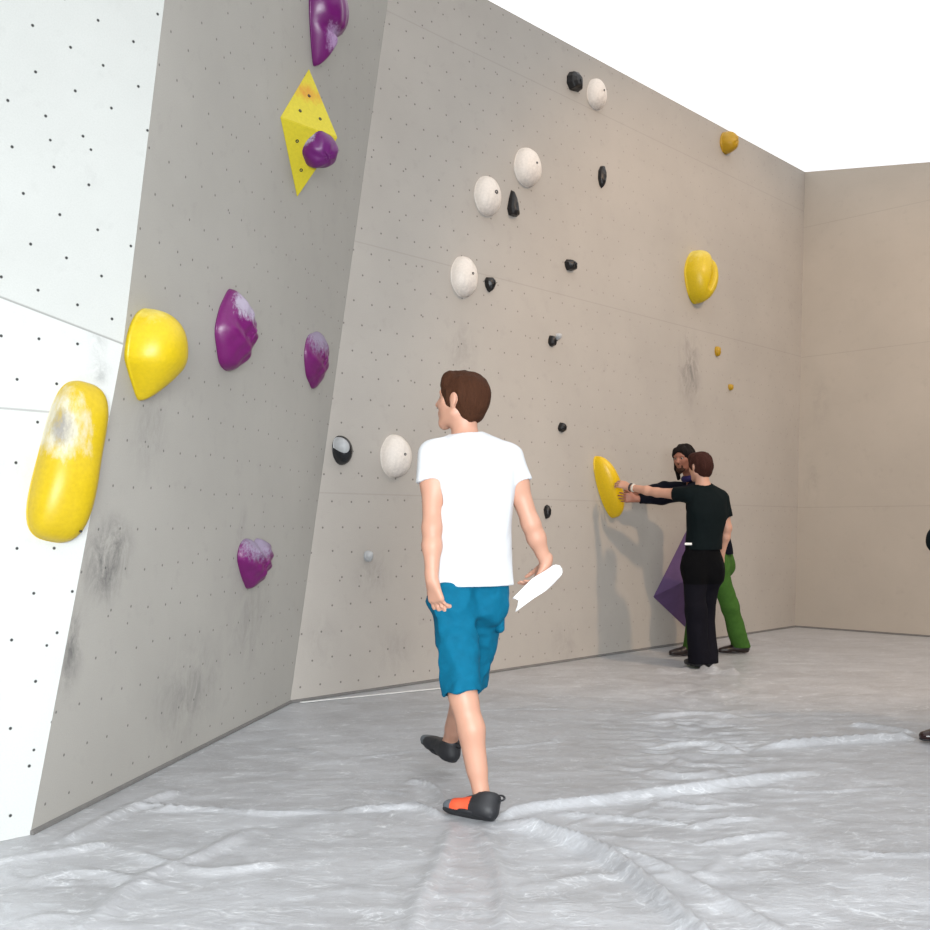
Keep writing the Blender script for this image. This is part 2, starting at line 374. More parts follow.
# ------------------------------------------------------------------ holds
def hold_frame(w, px, py, off=0.0):
    p = hit(px, py, w['o']+w['n']*off, w['n'])
    return p - w['n']*off
def dome(w, c, ru, rv, h, rot=0, egg=0, peak=(0, 0), q=2.0, nseg=40, nring=14, noise=.0, seed=1, fn=None, flat=.0, sup=2.0, base=.012):
    """a hold's shell in the wall's frame: base outline -> apex.  Returns verts, faces (closed at the back)."""
    cr, sr = math.cos(rot), math.sin(rot); vs = []; fs = []
    rg = np.random.default_rng(seed); ph = rg.random(8)*6.28
    def pt(th, r):
        cu, sv = math.cos(th), math.sin(th)
        k_ = (abs(cu)**sup+abs(sv)**sup)**(-1/sup)
        x = ru*cu*k_*(1-egg*sv*k_); y = rv*sv*k_
        hh = h*(max(0, 1-r**q))**(1/q)
        x = x*r + peak[0]*(1-r**2); y = y*r + peak[1]*(1-r**2)
        if fn: x, y, hh = fn(x/ru, y/rv, hh, x, y)
        if noise:
            k2 = noise*(math.sin(3*th+ph[0]+3*r)+math.sin(5*th+ph[1]-4*r)+.6*math.sin(8*th+ph[2]+7*r))*.4
            x *= 1+k2; y *= 1+k2; hh *= 1+k2*1.2*math.sin(4*r+ph[3])
        return w_pt(x, y, hh)
    def w_pt(x, y, z):
        return c + w['u']*(x*cr-y*sr) + w['v']*(x*sr+y*cr) + w['n']*z
    rings = []
    # back ring then front rings
    for i in range(nring):
        a_ = i/(nring-1)*math.pi/2*.985
        rings.append(math.cos(a_))
    for j, r in enumerate([1.0]+rings):
        for s in range(nseg):
            p = pt(s/nseg*2*math.pi, r)
            if j == 0: p = p - w['n']*(np.dot(p-c, w['n'])-.0005)
            elif j == 1: p = p + w['n']*base*0
            vs.append(p)
    for j in range(nring):
        for s in range(nseg):
            a0 = j*nseg+s; a1 = j*nseg+(s+1) % nseg; fs.append([a0, a1, a1+nseg, a0+nseg])
    vs.append(pt(0, 0)); top = len(vs)-1
    for s in range(nseg): fs.append([nring*nseg+s, nring*nseg+(s+1) % nseg, top])
    fs.append(list(range(nseg-1, -1, -1)))
    return vs, fs
def fixn(o):
    bm = bmesh.new(); bm.from_mesh(o.data); bmesh.ops.remove_doubles(bm, verts=bm.verts, dist=.0002); bmesh.ops.recalc_face_normals(bm, faces=bm.faces); bm.to_mesh(o.data); bm.free(); return o
mBolt = simple('bolt_steel', (60, 60, 62), .35); mBolt.node_tree.nodes['Principled BSDF'].inputs['Metallic'].default_value = .8
def bolt(w, p, r, parent, name='bolt'):
    nrm_ = w['n']; vs = []; fs = []
    for z, rr in ((-.004, r), (.004, r), (.004, r*.55), (-.002, r*.5)):
        for s in range(12):
            t = s/12*2*math.pi; vs.append(p + w['u']*rr*math.cos(t)+w['v']*rr*math.sin(t)+nrm_*z)
    for j in range(3):
        for s in range(12): fs.append([j*12+s, j*12+(s+1) % 12, (j+1)*12+(s+1) % 12, (j+1)*12+s])
    fs.append(list(range(36, 48))); fs.append(list(range(11, -1, -1)))
    return fixn(mesh(name, vs, fs, mBolt, parent))
def hold(w, px, py, ru, rv, h, mat, label, name='climbing_hold', cat='climbing hold', group=None, bolt_at=None, br=.011, crease=False, **k):
    c = hold_frame(w, px, py, h*.42)
    rt = thing(name, c, label, cat, group)
    vs, fs = dome(w, c, ru, rv, h, **k)
    o = fixn(mesh('grip', vs, fs, mat, rt))
    if bolt_at is not None:
        bx, by = bolt_at
        # front surface height at that spot
        d = min(1, math.hypot(bx, by)); q = k.get('q', 2.0); hh = h*(1-d**q)**(1/q)
        cr, sr = math.cos(k.get('rot', 0)), math.sin(k.get('rot', 0)); X_, Y_ = bx*ru, by*rv
        bolt(w, c+w['u']*(X_*cr-Y_*sr)+w['v']*(X_*sr+Y_*cr)+w['n']*hh, br, rt)
    return rt

mWhite = stained('white_resin', (226, 217, 208), (190, 182, 176), .2, .9, [(.5, .5, .3, .5, .5, .5)], .5)
mBlack = simple('black_resin', (10, 10, 14), .38, .2, 25, .3)
mYel = stained('yellow_resin', (204, 176, 6), (214, 200, 110), .45, 1.3, [(.4, .4, .9, .5, .5, .35)], .4)
mYelFar = stained('ochre_resin', (176, 138, 4), (170, 156, 70), .5, 1.2, [(.5, .5, .8, .4, .4, .3)], .4)
mYelLong = stained('yellow_resin_chalked', (192, 164, 6), (192, 186, 164), .3, .8, [(.45, .45, .66, .5, .5, .36)], .42, nscale=6, gain=1.1, second=((.5, .45, .68, .2, .6, .15), (112, 110, 114)))
mPur = stained('purple_resin', (106, 12, 94), (160, 150, 168), .4, .75, [(.7, .5, .8, .5, .6, .35)], .35, nscale=14)
mPur2 = stained('purple_resin_chalky', (104, 12, 92), (138, 126, 148), .3, .8, [(.5, .5, .92, .8, .8, .55)], .4, nscale=16)
mPurTop = stained('purple_resin_clean', (104, 12, 98), (160, 130, 168), .5, .9, [(.6, .5, .3, .35, .5, .25)], .3, nscale=10)

G = 'egg shaped white holds on the main wall'
for px, py, ru, rv, h, egg, lab in [
    (598.5, 93, .115, .145, .11, .18, 'small white egg shaped climbing hold beside a black block under the wall top'),
    (530, 166, .145, .168, .13, .15, 'tall white egg shaped climbing hold just above the thin black wedge hold'),
    (490, 195, .135, .165, .12, .08, 'white egg shaped climbing hold with dark bolt hole touching left of black wedge'),
    (466.5, 276, .128, .165, .12, .05, 'white oval climbing hold beside a small black chip above the man in white'),
    (398.5, 456, .135, .160, .12, .05, 'white round climbing hold beside shoulder of the man in the white t-shirt')]:
    hold(WC, px, py, ru, rv, h, mWhite, lab, group=G, egg=egg, bolt_at=(.02, .06), br=.010 if px != 490 else .017, q=2.2, noise=.02, seed=int(px))

G = 'small black holds on the main wall'
def wedge(x, y, h, X_, Y_): return X_*(.8-.5*y), max(Y_, -.125*.8), h*(1-.3*y)
def blk(px, py, ru, rv, h, lab, **k):
    r_ = hold(WC, px+1, py, ru, rv, h, mBlack, lab, group=G, nseg=9, nring=4, q=k.pop('q', 2.6), noise=k.pop('noise', .12), seed=px, **k)
    g_ = r_.children[0]; g_.data.polygons.foreach_set('use_smooth', [False]*len(g_.data.polygons))
    bm = bmesh.new(); bm.from_mesh(g_.data); bmesh.ops.bevel(bm, geom=list(bm.edges), offset=.003, segments=1, affect='EDGES'); bm.to_mesh(g_.data); bm.free()
    return r_
blk(575, 81, .085, .085, .09, 'square black block hold near the wall top beside a white egg hold', sup=3.5)
blk(513, 204, .06, .125, .06, 'tall thin black wedge hold between two white egg holds', noise=.02, sup=3.5, fn=wedge)
blk(602, 176, .05, .11, .05, 'narrow upright black bar hold to the side of the white holds', noise=.08, rot=-.08)
blk(571, 265, .07, .05, .07, 'small wide black chip hold in the middle of the main wall', sup=3)
blk(490, 284, .05, .065, .06, 'small black triangular hold right beside a white oval hold', egg=-.4)
blk(552, 341, .04, .05, .05, 'tiny black chip hold under a pale screw-on, high above the blond floor', sup=3)['label'] = 'tiny black chip hold with a pale screw-on chip at its upper corner'
blk(562, 427, .045, .045, .05, 'tiny black triangular chip hold level with the head of the man in white', egg=.3)
blk(547, 512, .035, .062, .045, 'small upright black chip hold beside the arm of the man in white', egg=-.35)
# glossy two-tone ball near the overhang corner
c = hold_frame(WC, 345, 450, .05)
rt = thing('climbing_hold', c, 'glossy black and silver ball hold in the corner by the overhanging wall', 'climbing hold')
vs, fs = dome(WC, c, .075, .105, .1, rot=.15, q=2.0)
fixn(mesh('grip', vs, fs, simple('black_gloss', (26, 28, 32), .12, .1, 20, .1), rt))
mSilver = simple('chalky_silver', (176, 178, 180), .4)
vs, fs = dome(WC, c+WC['u']*(-.022)+WC['v']*.018+WC['n']*.012, .052, .075, .094, rot=.35, q=2.2)
fixn(mesh('silver_face', vs, fs, mSilver, rt))
# small pale screw-ons
hold(WC, 369, 556, .032, .04, .05, mSilver, 'tiny pale grey screw-on chip low on the wall beside the white t-shirt man', group='pale screw-on chips', nseg=14, nring=5, noise=.1, q=3)
hold(WC, 559, 336, .028, .028, .04, mSilver, 'tiny pale screw-on chip touching the corner of a tiny black hold', group='pale screw-on chips', nseg=14, nring=5, noise=.1, q=3)

# yellow holds on the main wall
hold(WC, 730, 142, .10, .12, .16, mYelFar, 'round ochre climbing hold close under the top edge of the wall', q=2.4, noise=.05, seed=3)
def groove(x, y, h, X_, Y_):
    g = math.exp(-((x-.05-.25*y)/.16)**2)*(1 if y > -.55 else 0.3)
    return X_*(1-.25*max(0, -y)), Y_, h*(1-.45*g*min(1, (y+1.1)))
hold(WC, 703, 276, .21, .285, .23, mYel, 'large yellow climbing hold with a vertical groove high on the wall', q=2.6, egg=.05, rot=-.12, fn=groove, nseg=60, nring=24)
hold(WC, 718, 351, .035, .055, .05, mYelFar, 'tiny yellow chip hold below the grooved yellow hold, upper of two', q=3, noise=.12, nseg=14, nring=5)
hold(WC, 731, 387, .03, .035, .045, mYelFar, 'tiny dark yellow chip hold, lower of two, above the climbers', q=3, noise=.12, nseg=14, nring=5)
mYelDisc = stained('yellow_resin_disc', (216, 178, 4), (232, 222, 190), .4, .9, [(.6, .6, .72, .3, .4, .2)], .38, nscale=6)
hold(WC, 611, 487, .10, .31, .18, mYelDisc, 'big yellow oval hold gripped by the two people at the wall', q=2.3, rot=.46, nseg=56, nring=20)

# yellow holds beside the corner of the left wall
cA = hold_frame(WA, 74, 460, .06)
rt = thing('climbing_hold', cA, 'long yellow sausage shaped hold with worn pale patch on the white left wall', 'climbing hold')
def bone(x, y, h, X_, Y_):
    return X_*(1+.10*y*y-.10+(-.06 if y > 0 else .08)*abs(y)) + .012*(1-y*y)*0, Y_, h*(1-.16*math.exp(-((y-.25)/.35)**2))
vs, fs = dome(WA, cA, .132, .325, .135, rot=.20, q=2.6, sup=3.0, fn=bone, nseg=64, nring=20)
fixn(mesh('grip', vs, fs, mYelLong, rt))
for a_, b_, c_ in ((.115, -.20, .075), (.125, -.26, .04), (-.02, -.28, .088)): bolt(WA, cA+WA['u']*a_+WA['v']*b_+WA['n']*c_, .005, rt)
cB = hold_frame(WB, 127, 349, .0)
rt = thing('climbing_hold', cB, 'big smooth yellow bulge hold on the overhang edge beside the white wall', 'climbing hold')
def bulge(x, y, h, X_, Y_): return X_*(1 if y > -.2 else max(.35, 1+.75*(y+.2))), Y_, h*(1 if y > 0 else max(.05, 1-.5*abs(y)**1.5))
vs, fs = dome(WB, cB+WB['u']*.14, .16, .20, .185, rot=.02, q=2.4, fn=bulge, nseg=56, nring=20, peak=(.0, .02))
fixn(mesh('grip', vs, fs, mYel, rt)); bolt(WB, cB+WB['u']*.03+WB['v']*.0+WB['n']*.1, .01, rt)

# purple holds on the overhang
def ripple(x, y, h, X_, Y_):
    r_ = math.sin(7*x+11*y)*.07+.03*math.sin(15*x-6*y)
    return X_, Y_, h*(1+r_)
def heart(x, y, h, X_, Y_):
    X_, Y_, h = ripple(x, y, h, X_, Y_)
    g_ = math.exp(-((x+.1)/.22)**2)*max(0, y)
    return X_, Y_*(1-.32*g_), h*(1-.35*g_)
def purple(px, py, ru, rv, h, mat, lab, fn=ripple, **k):
    return hold(WB, px, py, ru, rv, h, mat, lab, group='purple holds on the overhanging wall', nseg=56, nring=20, fn=fn, **k)
purple(238.5, 332, .17, .21, .13, mPur, 'large purple fin hold with a chalky corner in the middle of the overhang', q=2.0, noise=.05, seed=4, sup=1.7, rot=.1, peak=(.02, .0))
purple(319, 360, .19, .185, .085, mPur2, 'narrow purple hold mostly grey with chalk near the inner corner', q=1.8, noise=.05, seed=8, egg=-.25, rot=.12)
purple(258, 563, .19, .145, .105, mPur2, 'heart shaped purple hold with chalked notch, lowest on the overhang', q=1.9, noise=.05, seed=6, egg=-.45, sup=2.3, fn=heart)
def lobes(x, y, h, X_, Y_):
    return X_, Y_, h*(1-.28*math.exp(-((y+.22)/.10)**2))*(1+.02*math.sin(14*x+9*y))*(1+.28*y)
hold(WB, 329, 23, .17, .27, .17, mPurTop, 'tall two-lobed purple hold above the yellow pyramid volume', q=2.0, fn=lobes, nseg=56, nring=22, group='purple holds on the overhanging wall', egg=-.6)

# yellow pyramid volume
a_ = hit(309, 68, WB['o'], nB); b_ = hit(280, 117, WB['o'], nB); c_ = hit(297, 198, WB['o'], nB)
ap = hit(338, 138, WB['o']+nB*.235, nB)
mVol = stained('yellow_volume_paint', (206, 190, 40), (204, 128, 56), .15, 1.0, [(.45, .5, .76, .4, .8, .12)], .6, nscale=7, gain=.7)
rt = thing('pyramid_volume', a_*.34+b_*.33+c_*.33, 'yellow triangular pyramid volume with an orange smear on the overhang', 'climbing volume')
def volume(name, base, apex, mat, parent, w, bev=.004):
    vs = list(base)+[apex]; nb = len(base); fs = [[i, (i+1) % nb, nb] for i in range(nb)]+[list(range(nb))]
    o = fixn(mesh(name, vs, fs, mat, parent, smooth=False))
    bm = bmesh.new(); bm.from_mesh(o.data); bmesh.ops.bevel(bm, geom=list(bm.edges), offset=bev, segments=2, affect='EDGES'); bm.to_mesh(o.data); bm.free(); return o
volume('panel_shell', [a_, b_, c_], ap, mVol, rt, WB)
nl = nrm(np.cross(b_-ap, c_-ap)); nl = nl if np.dot(nl, ap-O) < 0 else -nl
nu = nrm(np.cross(a_-ap, b_-ap)); nu = nu if np.dot(nu, ap-O) < 0 else -nu
def facebolts(pix, nn, r=.010):
    for px, py in pix:
        p = hit(px, py, ap, nn); u_ = nrm(np.cross(nn, UP)); bolt(dict(u=u_, v=nrm(np.cross(nn, u_)), n=nn), p, r, rt, 'bolt')
facebolts([(309, 96), (300, 111), (320, 119)], nu); facebolts([(297, 141), (301, 170)], nl)
# little purple ball mounted on the volume's lower face
cb = hit(322, 152, ap+nl*.03, nl); fb = dict(o=cb, u=nrm(np.cross(UP, nl)), n=nl); fb['v'] = nrm(np.cross(nl, fb['u']))
fb['v'] = fb['v'] if fb['v'][2] > 0 else -fb['v']
cb0 = cb - nl*.03
rt2 = thing('climbing_hold', cb0, 'round purple bobble hold with chalky crown mounted on the yellow pyramid', 'climbing hold', 'purple holds on the overhanging wall')
vs, fs = dome(fb, cb0, .112, .108, .1, q=2.0, noise=.07, seed=9, nseg=40, nring=14)
fixn(mesh('grip', vs, fs, stained('purple_resin_bobble', (98, 16, 100), (158, 150, 178), .3, .7, [(.2, .4, .8, .4, .6, .5)], .4, nscale=8), rt2))

# purple pyramid volume on the main wall behind the climbers
pl = hit(653, 597, C0, nC); pt_ = hit(693, 517, C0, nC); pb = hit(694, 636, C0, nC); pr = hit(724, 575, C0, nC)
papex = hit(702, 573, C0+nC*.34, nC)
rt = thing('pyramid_volume', (pl+pr)/2, 'dusty purple four sided pyramid volume low on the wall behind the climbers', 'climbing volume')
volume('panel_shell', [pl, pt_, pr, pb], papex, simple('purple_volume_paint', (92, 66, 112), .6, .15, 12, .1), rt, WC)
# ------------------------------------------------------------------ people: signed distance bodies
class S:
    """list of smooth-blended round shapes turned into one continuous surface"""
    def __init__(s, vox): s.p = []; s.sub = []; s.cut = []; s.v = vox; s.fold = None
    def cap(s, a, b, ra, rb=None, k=.02, ax=None, sq=1.0, flat=False):
        s.p.append(('f' if flat else 'c', V(*a), V(*b), ra, ra if rb is None else rb, k, ax, sq)); return s
    def ell(s, c, r, fr=None, k=.02):
        s.p.append(('e', V(*c), V(*r), np.eye(3) if fr is None else np.array([nrm(q) for q in fr]), 0, k, None, 1)); return s
    def minus_ell(s, c, r, fr=None, k=.006): s.sub.append(('e', V(*c), V(*r), np.eye(3) if fr is None else np.array([nrm(q) for q in fr]), 0, k, None, 1)); return s
    def minus_cap(s, a, b, ra, rb=None, k=.006, ax=None, sq=1.0): s.sub.append(('c', V(*a), V(*b), ra, ra if rb is None else rb, k, ax, sq)); return s
    def plane(s, p, n, near=None, rad=None): s.cut.append((V(*p), nrm(n), near, rad)); return s   # removes the side n points to
    @staticmethod
    def dist(q, X):
        t, a, b, ra, rb, k, ax, sq = q
        if t in 'cf':
            X0 = X
            if ax is not None and sq != 1.0:
                ax = nrm(ax); g = 1/sq-1
                X = X + (X@ax)[..., None]*ax*g; a = a + ax*(a@ax)*g; b = b + ax*(b@ax)*g
            ab = b-a; L = ab@ab+1e-12; h = np.clip(((X-a)@ab)/L, 0, 1)
            d = np.sqrt((((X-a)-h[..., None]*ab)**2).sum(-1)) - (ra+(rb-ra)*h)
            d = d*(.5+.5*sq)
            if t == 'f': d = np.maximum(d, (X0-q[2])@nrm(q[2]-q[1]))
            return d
        Y_ = (X-a)@ra.T
        return (np.sqrt(((Y_/b)**2).sum(-1))-1)*b.min()
    @staticmethod
    def box(q, m):
        t, a, b, ra, rb, k, ax, sq = q
        if t in 'cf': r = max(ra, rb)+m; return np.minimum(a, b)-r, np.maximum(a, b)+r
        r = np.abs(ra.T)@b + m; return a-r, a+r
    def build(s, name, mat, parent, mi=None, smooth_it=0):
        v = s.v; m = max(q[5] for q in s.p)+v*3
        los, his = zip(*[s.box(q, v*3) for q in s.p]); lo = np.min(los, 0); hi = np.max(his, 0)
        n = np.ceil((hi-lo)/v).astype(int)+1
        D = np.full(n, .08, np.float32)
        def block(q, m):
            a, b = s.box(q, m); i0 = np.clip(((a-lo)/v).astype(int), 0, n-1); i1 = np.clip(((b-lo)/v).astype(int)+2, 1, n)
            if (i1 <= i0).any(): return None, None
            ax = [lo[j]+v*np.arange(i0[j], i1[j]) for j in range(3)]
            X = np.stack(np.meshgrid(*ax, indexing='ij'), -1)
            return (slice(i0[0], i1[0]), slice(i0[1], i1[1]), slice(i0[2], i1[2])), X
        for q in s.p:
            k = q[5]; sl, X = block(q, k+v*3)
            if sl is None: continue
            d = s.dist(q, X); o = D[sl]; h = np.maximum(k-np.abs(o-d), 0)/k
            D[sl] = np.minimum(o, d) - h*h*k*.25
        if s.fold is not None:
            for sl0 in range(0, n[0], 32):
                sl = slice(sl0, min(sl0+32, n[0]))
                X = np.stack(np.meshgrid(lo[0]+v*np.arange(sl.start, sl.stop), lo[1]+v*np.arange(n[1]), lo[2]+v*np.arange(n[2]), indexing='ij'), -1)
                D[sl] += s.fold(X)
        for q in s.sub:
            k = q[5]; sl, X = block(q, k+v*3)
            if sl is None: continue
            d = -s.dist(q, X); o = D[sl]; h = np.maximum(k-np.abs(o-d), 0)/k
            D[sl] = np.maximum(o, d) + h*h*k*.25
        if s.cut:
            for sl0 in range(0, n[0], 32):
                sl = slice(sl0, min(sl0+32, n[0]))
                X = np.stack(np.meshgrid(lo[0]+v*np.arange(sl.start, sl.stop), lo[1]+v*np.arange(n[1]), lo[2]+v*np.arange(n[2]), indexing='ij'), -1)
                for p, nn, near, rad in s.cut:
                    d = (X-p)@nn
                    if near is not None: 
                        r2 = np.sqrt(((X-near)**2).sum(-1)); d = np.where(r2 < rad, d, -1.)
                    D[sl] = np.maximum(D[sl], d)
        D = np.clip(D, -v*4, v*4)
        g = openvdb.FloatGrid(float(v*4)); g.copyFromArray(D.astype(np.float32))
        pts, tris, quads = g.convertToPolygons(0.0, 0.0)
        pts = np.asarray(pts)*v+lo
        fs = [list(f) for f in tris]+[list(f)[::-1] for f in quads]
        o = mesh(name, pts, fs, mat, parent)
        bm = bmesh.new(); bm.from_mesh(o.data)
        # drop stray crumbs
        bmesh.ops.recalc_face_normals(bm, faces=bm.faces)
        for _ in range(1+smooth_it): bmesh.ops.smooth_vert(bm, verts=bm.verts, factor=.4, use_axis_x=True, use_axis_y=True, use_axis_z=True)
        bm.to_mesh(o.data); bm.free()
        if mi is not None:
            pl = np.array([p.center for p in o.data.polygons])+np.array(parent['_o'])
            o.data.polygons.foreach_set('material_index', mi(pl).astype(np.int32))
        return o
def v3noise(seed, scale):
    g = np.random.default_rng(seed).random((24, 24, 24)).astype(np.float32); scale = V(*scale)
    def f(X):
        Q = X*scale; i = np.floor(Q).astype(int); t = Q-i; t = t*t*(3-2*t); r = 0
        for a in (0, 1):
            for b in (0, 1):
                for c in (0, 1):
                    r = r + g[(i[..., 0]+a) % 24, (i[..., 1]+b) % 24, (i[..., 2]+c) % 24]*(t[..., 0] if a else 1-t[..., 0])*(t[..., 1] if b else 1-t[..., 1])*(t[..., 2] if c else 1-t[..., 2])
        return r-.5
    return f
def folds(seed, amp, sc=(9, 9, 5), sc2=(22, 22, 13)):
    a = v3noise(seed, sc); b = v3noise(seed+1, sc2)
    w = v3noise(seed+2, (4, 4, 4))
    def f(X):
        Xs = X + np.stack([w(X), w(X+3.3), w(X+7.7)], -1)*.12
        return (np.abs(a(Xs))*2.4*amp + b(Xs)*amp*.6 - amp*.35).astype(np.float32)
    return f
def rotv(v, ax, ang):
    ax = nrm(ax); c, s_ = math.cos(ang), math.sin(ang); return v*c+np.cross(ax, v)*s_+ax*(ax@v)*(1-c)

def hand(s, w, d, nrm_palm, thumb, curl=(.35, .4, .3), sc=1.0, spread=.06, thumb_in=.35, fk=.004):
    """palm from wrist w towards d; fingers curl towards nrm_palm; thumb leaves on the thumb side"""
    d = nrm(d); nn = nrm(nrm_palm - d*(nrm_palm@d)); t = np.cross(d, nn); t = t if t@thumb > 0 else -t
    offs = [.031, .010, -.011, -.030]; lens = [.070, .078, .072, .056]; rad = [.0086, .0088, .0084, .0074]
    s.cap(w-d*.02, w+d*.02, .024*sc, .026*sc, .02, nn, .72)
    for i, o in enumerate(offs):
        kn = w+(d*(.088-.004*abs(i-1))+t*o)*sc
        s.cap(w+(d*.02+t*o*.55)*sc, kn, .0145*sc, .0125*sc, .012)
        a = kn; dd = rotv(d, nn, 0)+t*spread*(1.5-i)*.7; dd = nrm(dd)
        bend = np.cross(dd, nn)
        for j, (fr, cu) in enumerate(zip((.45, .32, .25), curl)):
            dd = nrm(dd*math.cos(cu*(1+.12*i))+nn*math.sin(cu*(1+.12*i)))
            nn2 = nrm(nn - dd*(nn@dd)); b = a+dd*lens[i]*fr*sc
            s.cap(a, b, rad[i]*sc*(1-.08*j), rad[i]*sc*(.95-.1*j), fk); a = b
    b0 = w+(d*.022+t*.020+nn*.006)*sc; b1 = w+(d*.052+t*.045+nn*.016)*sc
    b2 = b1+nrm(d*.9+t*.45+nn*thumb_in)*.034*sc; b3 = b2+nrm(d*1.0+t*.1+nn*(thumb_in+.1))*.027*sc
    s.cap(b0, b1, .0155*sc, .0125*sc, .012); s.cap(b1, b2, .0115*sc, .010*sc, .004); s.cap(b2, b3, .0100*sc, .0080*sc, .004)

def head(s, c, f, u, sc=1.0, face=True):
    f = nrm(f); u = nrm(u-f*(u@f)); l = np.cross(u, f); fr = [f, l, u]
    e = lambda a, b, g: c+(f*a+l*b+u*g)*sc
    s.ell(e(-.010, 0, .012), V(.097, .077, .094)*sc, fr, .02)
    s.ell(e(.030, 0, -.040), V(.064, .058, .074)*sc, fr, .03)
    for q in (-1, 1):
        s.cap(e(.0, q*.052, -.062), e(.066, q*.018, -.100), .020*sc, .017*sc, .025)   # jaw
        s.cap(e(.078, q*.012, .024), e(.068, q*.044, .020), .011*sc, .010*sc, .015)   # brow
        s.cap(e(.068, q*.034, -.026), e(.050, q*.05, -.02), .016*sc, .014*sc, .02)    # cheekbone
        s.ell(e(-.004, q*.078, -.010), V(.016, .008, .027)*sc, [nrm(f-l*q*.35), nrm(l*q+f*.35), u], .006)
        s.ell(e(-.001, q*.072, -.032), V(.009, .008, .012)*sc, fr, .006)
    s.cap(e(.070, 0, -.106), e(.074, 0, -.100), .019*sc, .016*sc, .02)             # chin
    s.cap(e(.084, 0, .010), e(.106, 0, -.028), .008*sc, .012*sc, .012)             # nose
    for q in (-1, 1): s.cap(e(.094, q*.010, -.034), e(.090, q*.013, -.036), .0075*sc, .007*sc, .006)
    s.cap(e(.086, -.016, -.062), e(.086, .016, -.062), .0075*sc, None, .008); s.cap(e(.088, 0, -.059), e(.088, 0, -.060), .009*sc, None, .008)
    s.cap(e(.083, -.013, -.074), e(.083, .013, -.074), .0085*sc, None, .008)
    for q in (-1, 1): s.minus_ell(e(.092, q*.032, .000), V(.014, .017, .012)*sc, fr, .012)
    for q in (-1, 1): s.minus_ell(e(.002, q*.089, -.008), V(.009, .005, .016)*sc, fr, .004)
    s.minus_cap(e(.098, -.018, -.068), e(.098, .018, -.068), .0035*sc, None, .004)
    return f, l, u

mSkin = simple('fair_skin', (190, 143, 121), .5, .05, 14, .1); mSkin.node_tree.nodes['Principled BSDF'].inputs['Subsurface Weight'].default_value = .06
mSkin.node_tree.nodes['Principled BSDF'].inputs['Subsurface Radius'].default_value = (.02, .008, .004)
mSkin2 = simple('tan_skin', (150, 98, 78), .5, .05, 14, .1)
mEye = simple('eye_white', (150, 142, 135), .4, .02, 10, 0); mIris = simple('dark_iris', (48, 34, 26), .15, .02, 10, 0)
mLip = simple('lip', (160, 90, 80), .5, .05, 20, 0)
def hairmat(name, rgb):
    n = N(name); c = n.coord(); x, y, z = n.sep(c)
    f = n.noise(n.vec(n.mth('MULTIPLY', x, 160.0), n.mth('MULTIPLY', y, 160.0), n.mth('MULTIPLY', z, 26.0)), 1.0, 4, .7, .5)
    b = lib(rgb); n.set(Base_Color=n.mix(f, tuple(v*.45 for v in b[:3])+(1,), tuple(min(1, v*1.7) for v in b[:3])+(1,)), Roughness=.75)
    n.b.inputs['Specular IOR Level'].default_value = .15; n.bump(f, .8, .006); return n.m
mHair = hairmat('brown_hair', (60, 34, 20)); mHair2 = hairmat('chestnut_hair', (52, 26, 20)); mHair3 = hairmat('black_hair', (20, 13, 12))
def eyes(c, f, u, l, sc, rt):
    for q in (-1, 1):
        p = c+(f*.0715+l*q*.031)*sc
        for nm, r, m, off in (('eye', .0125, mEye, 0), ):
            bm = bmesh.new(); bmesh.ops.create_icosphere(bm, subdivisions=3, radius=r*sc)
            me = bpy.data.meshes.new('eye'); bm.to_mesh(me); bm.free()
            vs = [V(*v.co) for v in me.vertices]; fs = [list(p_.vertices) for p_ in me.polygons]
            fc_ = np.array([np.mean([vs[i] for i in f_], 0) for f_ in fs]); mi = ((fc_@f)/(r*sc) > .86).astype(np.int32)
            mesh('eye', np.array(vs)+p, fs, [mEye, mIris], rt, mi=mi)

def torso(s, J, grow=0.0, k=.05):
    f = J['f']; ch, pe = J['chest'], J['pelvis']; SL, SR, HL, HR = J['SL'], J['SR'], J['HL'], J['HR']; sc = J.get('sc', 1)
    up = nrm(ch-pe); g = grow
    ms = (SL+SR)/2
    s.cap(pe+up*.10, ch, .118*sc+g, .148*sc+g, k, f, .70)
    s.cap(ch, ch+up*.08*sc, .152*sc+g, .145*sc+g, k, f, .70)
    s.cap(SL*.82+SR*.18+up*.0, SR*.82+SL*.18, .058*sc+g, None, k, f, .95)
    for A, B in ((SL, SR), (SR, SL)):
        s.cap(J['neck']*.7+ms*.3-f*.01, A*.85+B*.15+up*.01, .045*sc+g*.6, .048*sc+g, k)    # trapezius
        s.ell(A*.72+B*.28-up*.09*sc-f*.055*sc, V(.05, .085, .1)*sc+g, [f, nrm(SL-SR), up], .05)  # shoulder blade
    s.cap(HL, HR, (.094+g)*sc, None, k, f, .9)
def arm(s, a, e, w, sc=1.0, g=0.0):
    s.cap(a, a+(e-a)*.35, .056*sc+g, .050*sc+g, .04); s.cap(a+(e-a)*.3, e, .049*sc+g, .038*sc+g, .03)
    s.cap(e, e+(w-e)*.35, .037*sc+g, .039*sc+g, .03); s.cap(e+(w-e)*.35, w, .039*sc+g, .0255*sc+g, .025)
def leg(s, h, kn, an, sc=1.0, g=0.0, back=V(0, -1, 0)):
    s.cap(h, kn, .088*sc+g, .056*sc+g, .05)
    s.cap(kn, an, .052*sc+g, .034*sc+g, .03); sh = an-kn
    s.cap(kn+sh*.12+back*.012, kn+sh*.32+back*.022, .042*sc+g, .042*sc+g, .04); s.cap(kn+sh*.32+back*.022, kn+sh*.72+back*.004, .042*sc+g, .030*sc+g, .04)
    s.cap(kn+back*-.015, kn+sh*.06+back*-.018, .042*sc+g, .036*sc+g, .02)

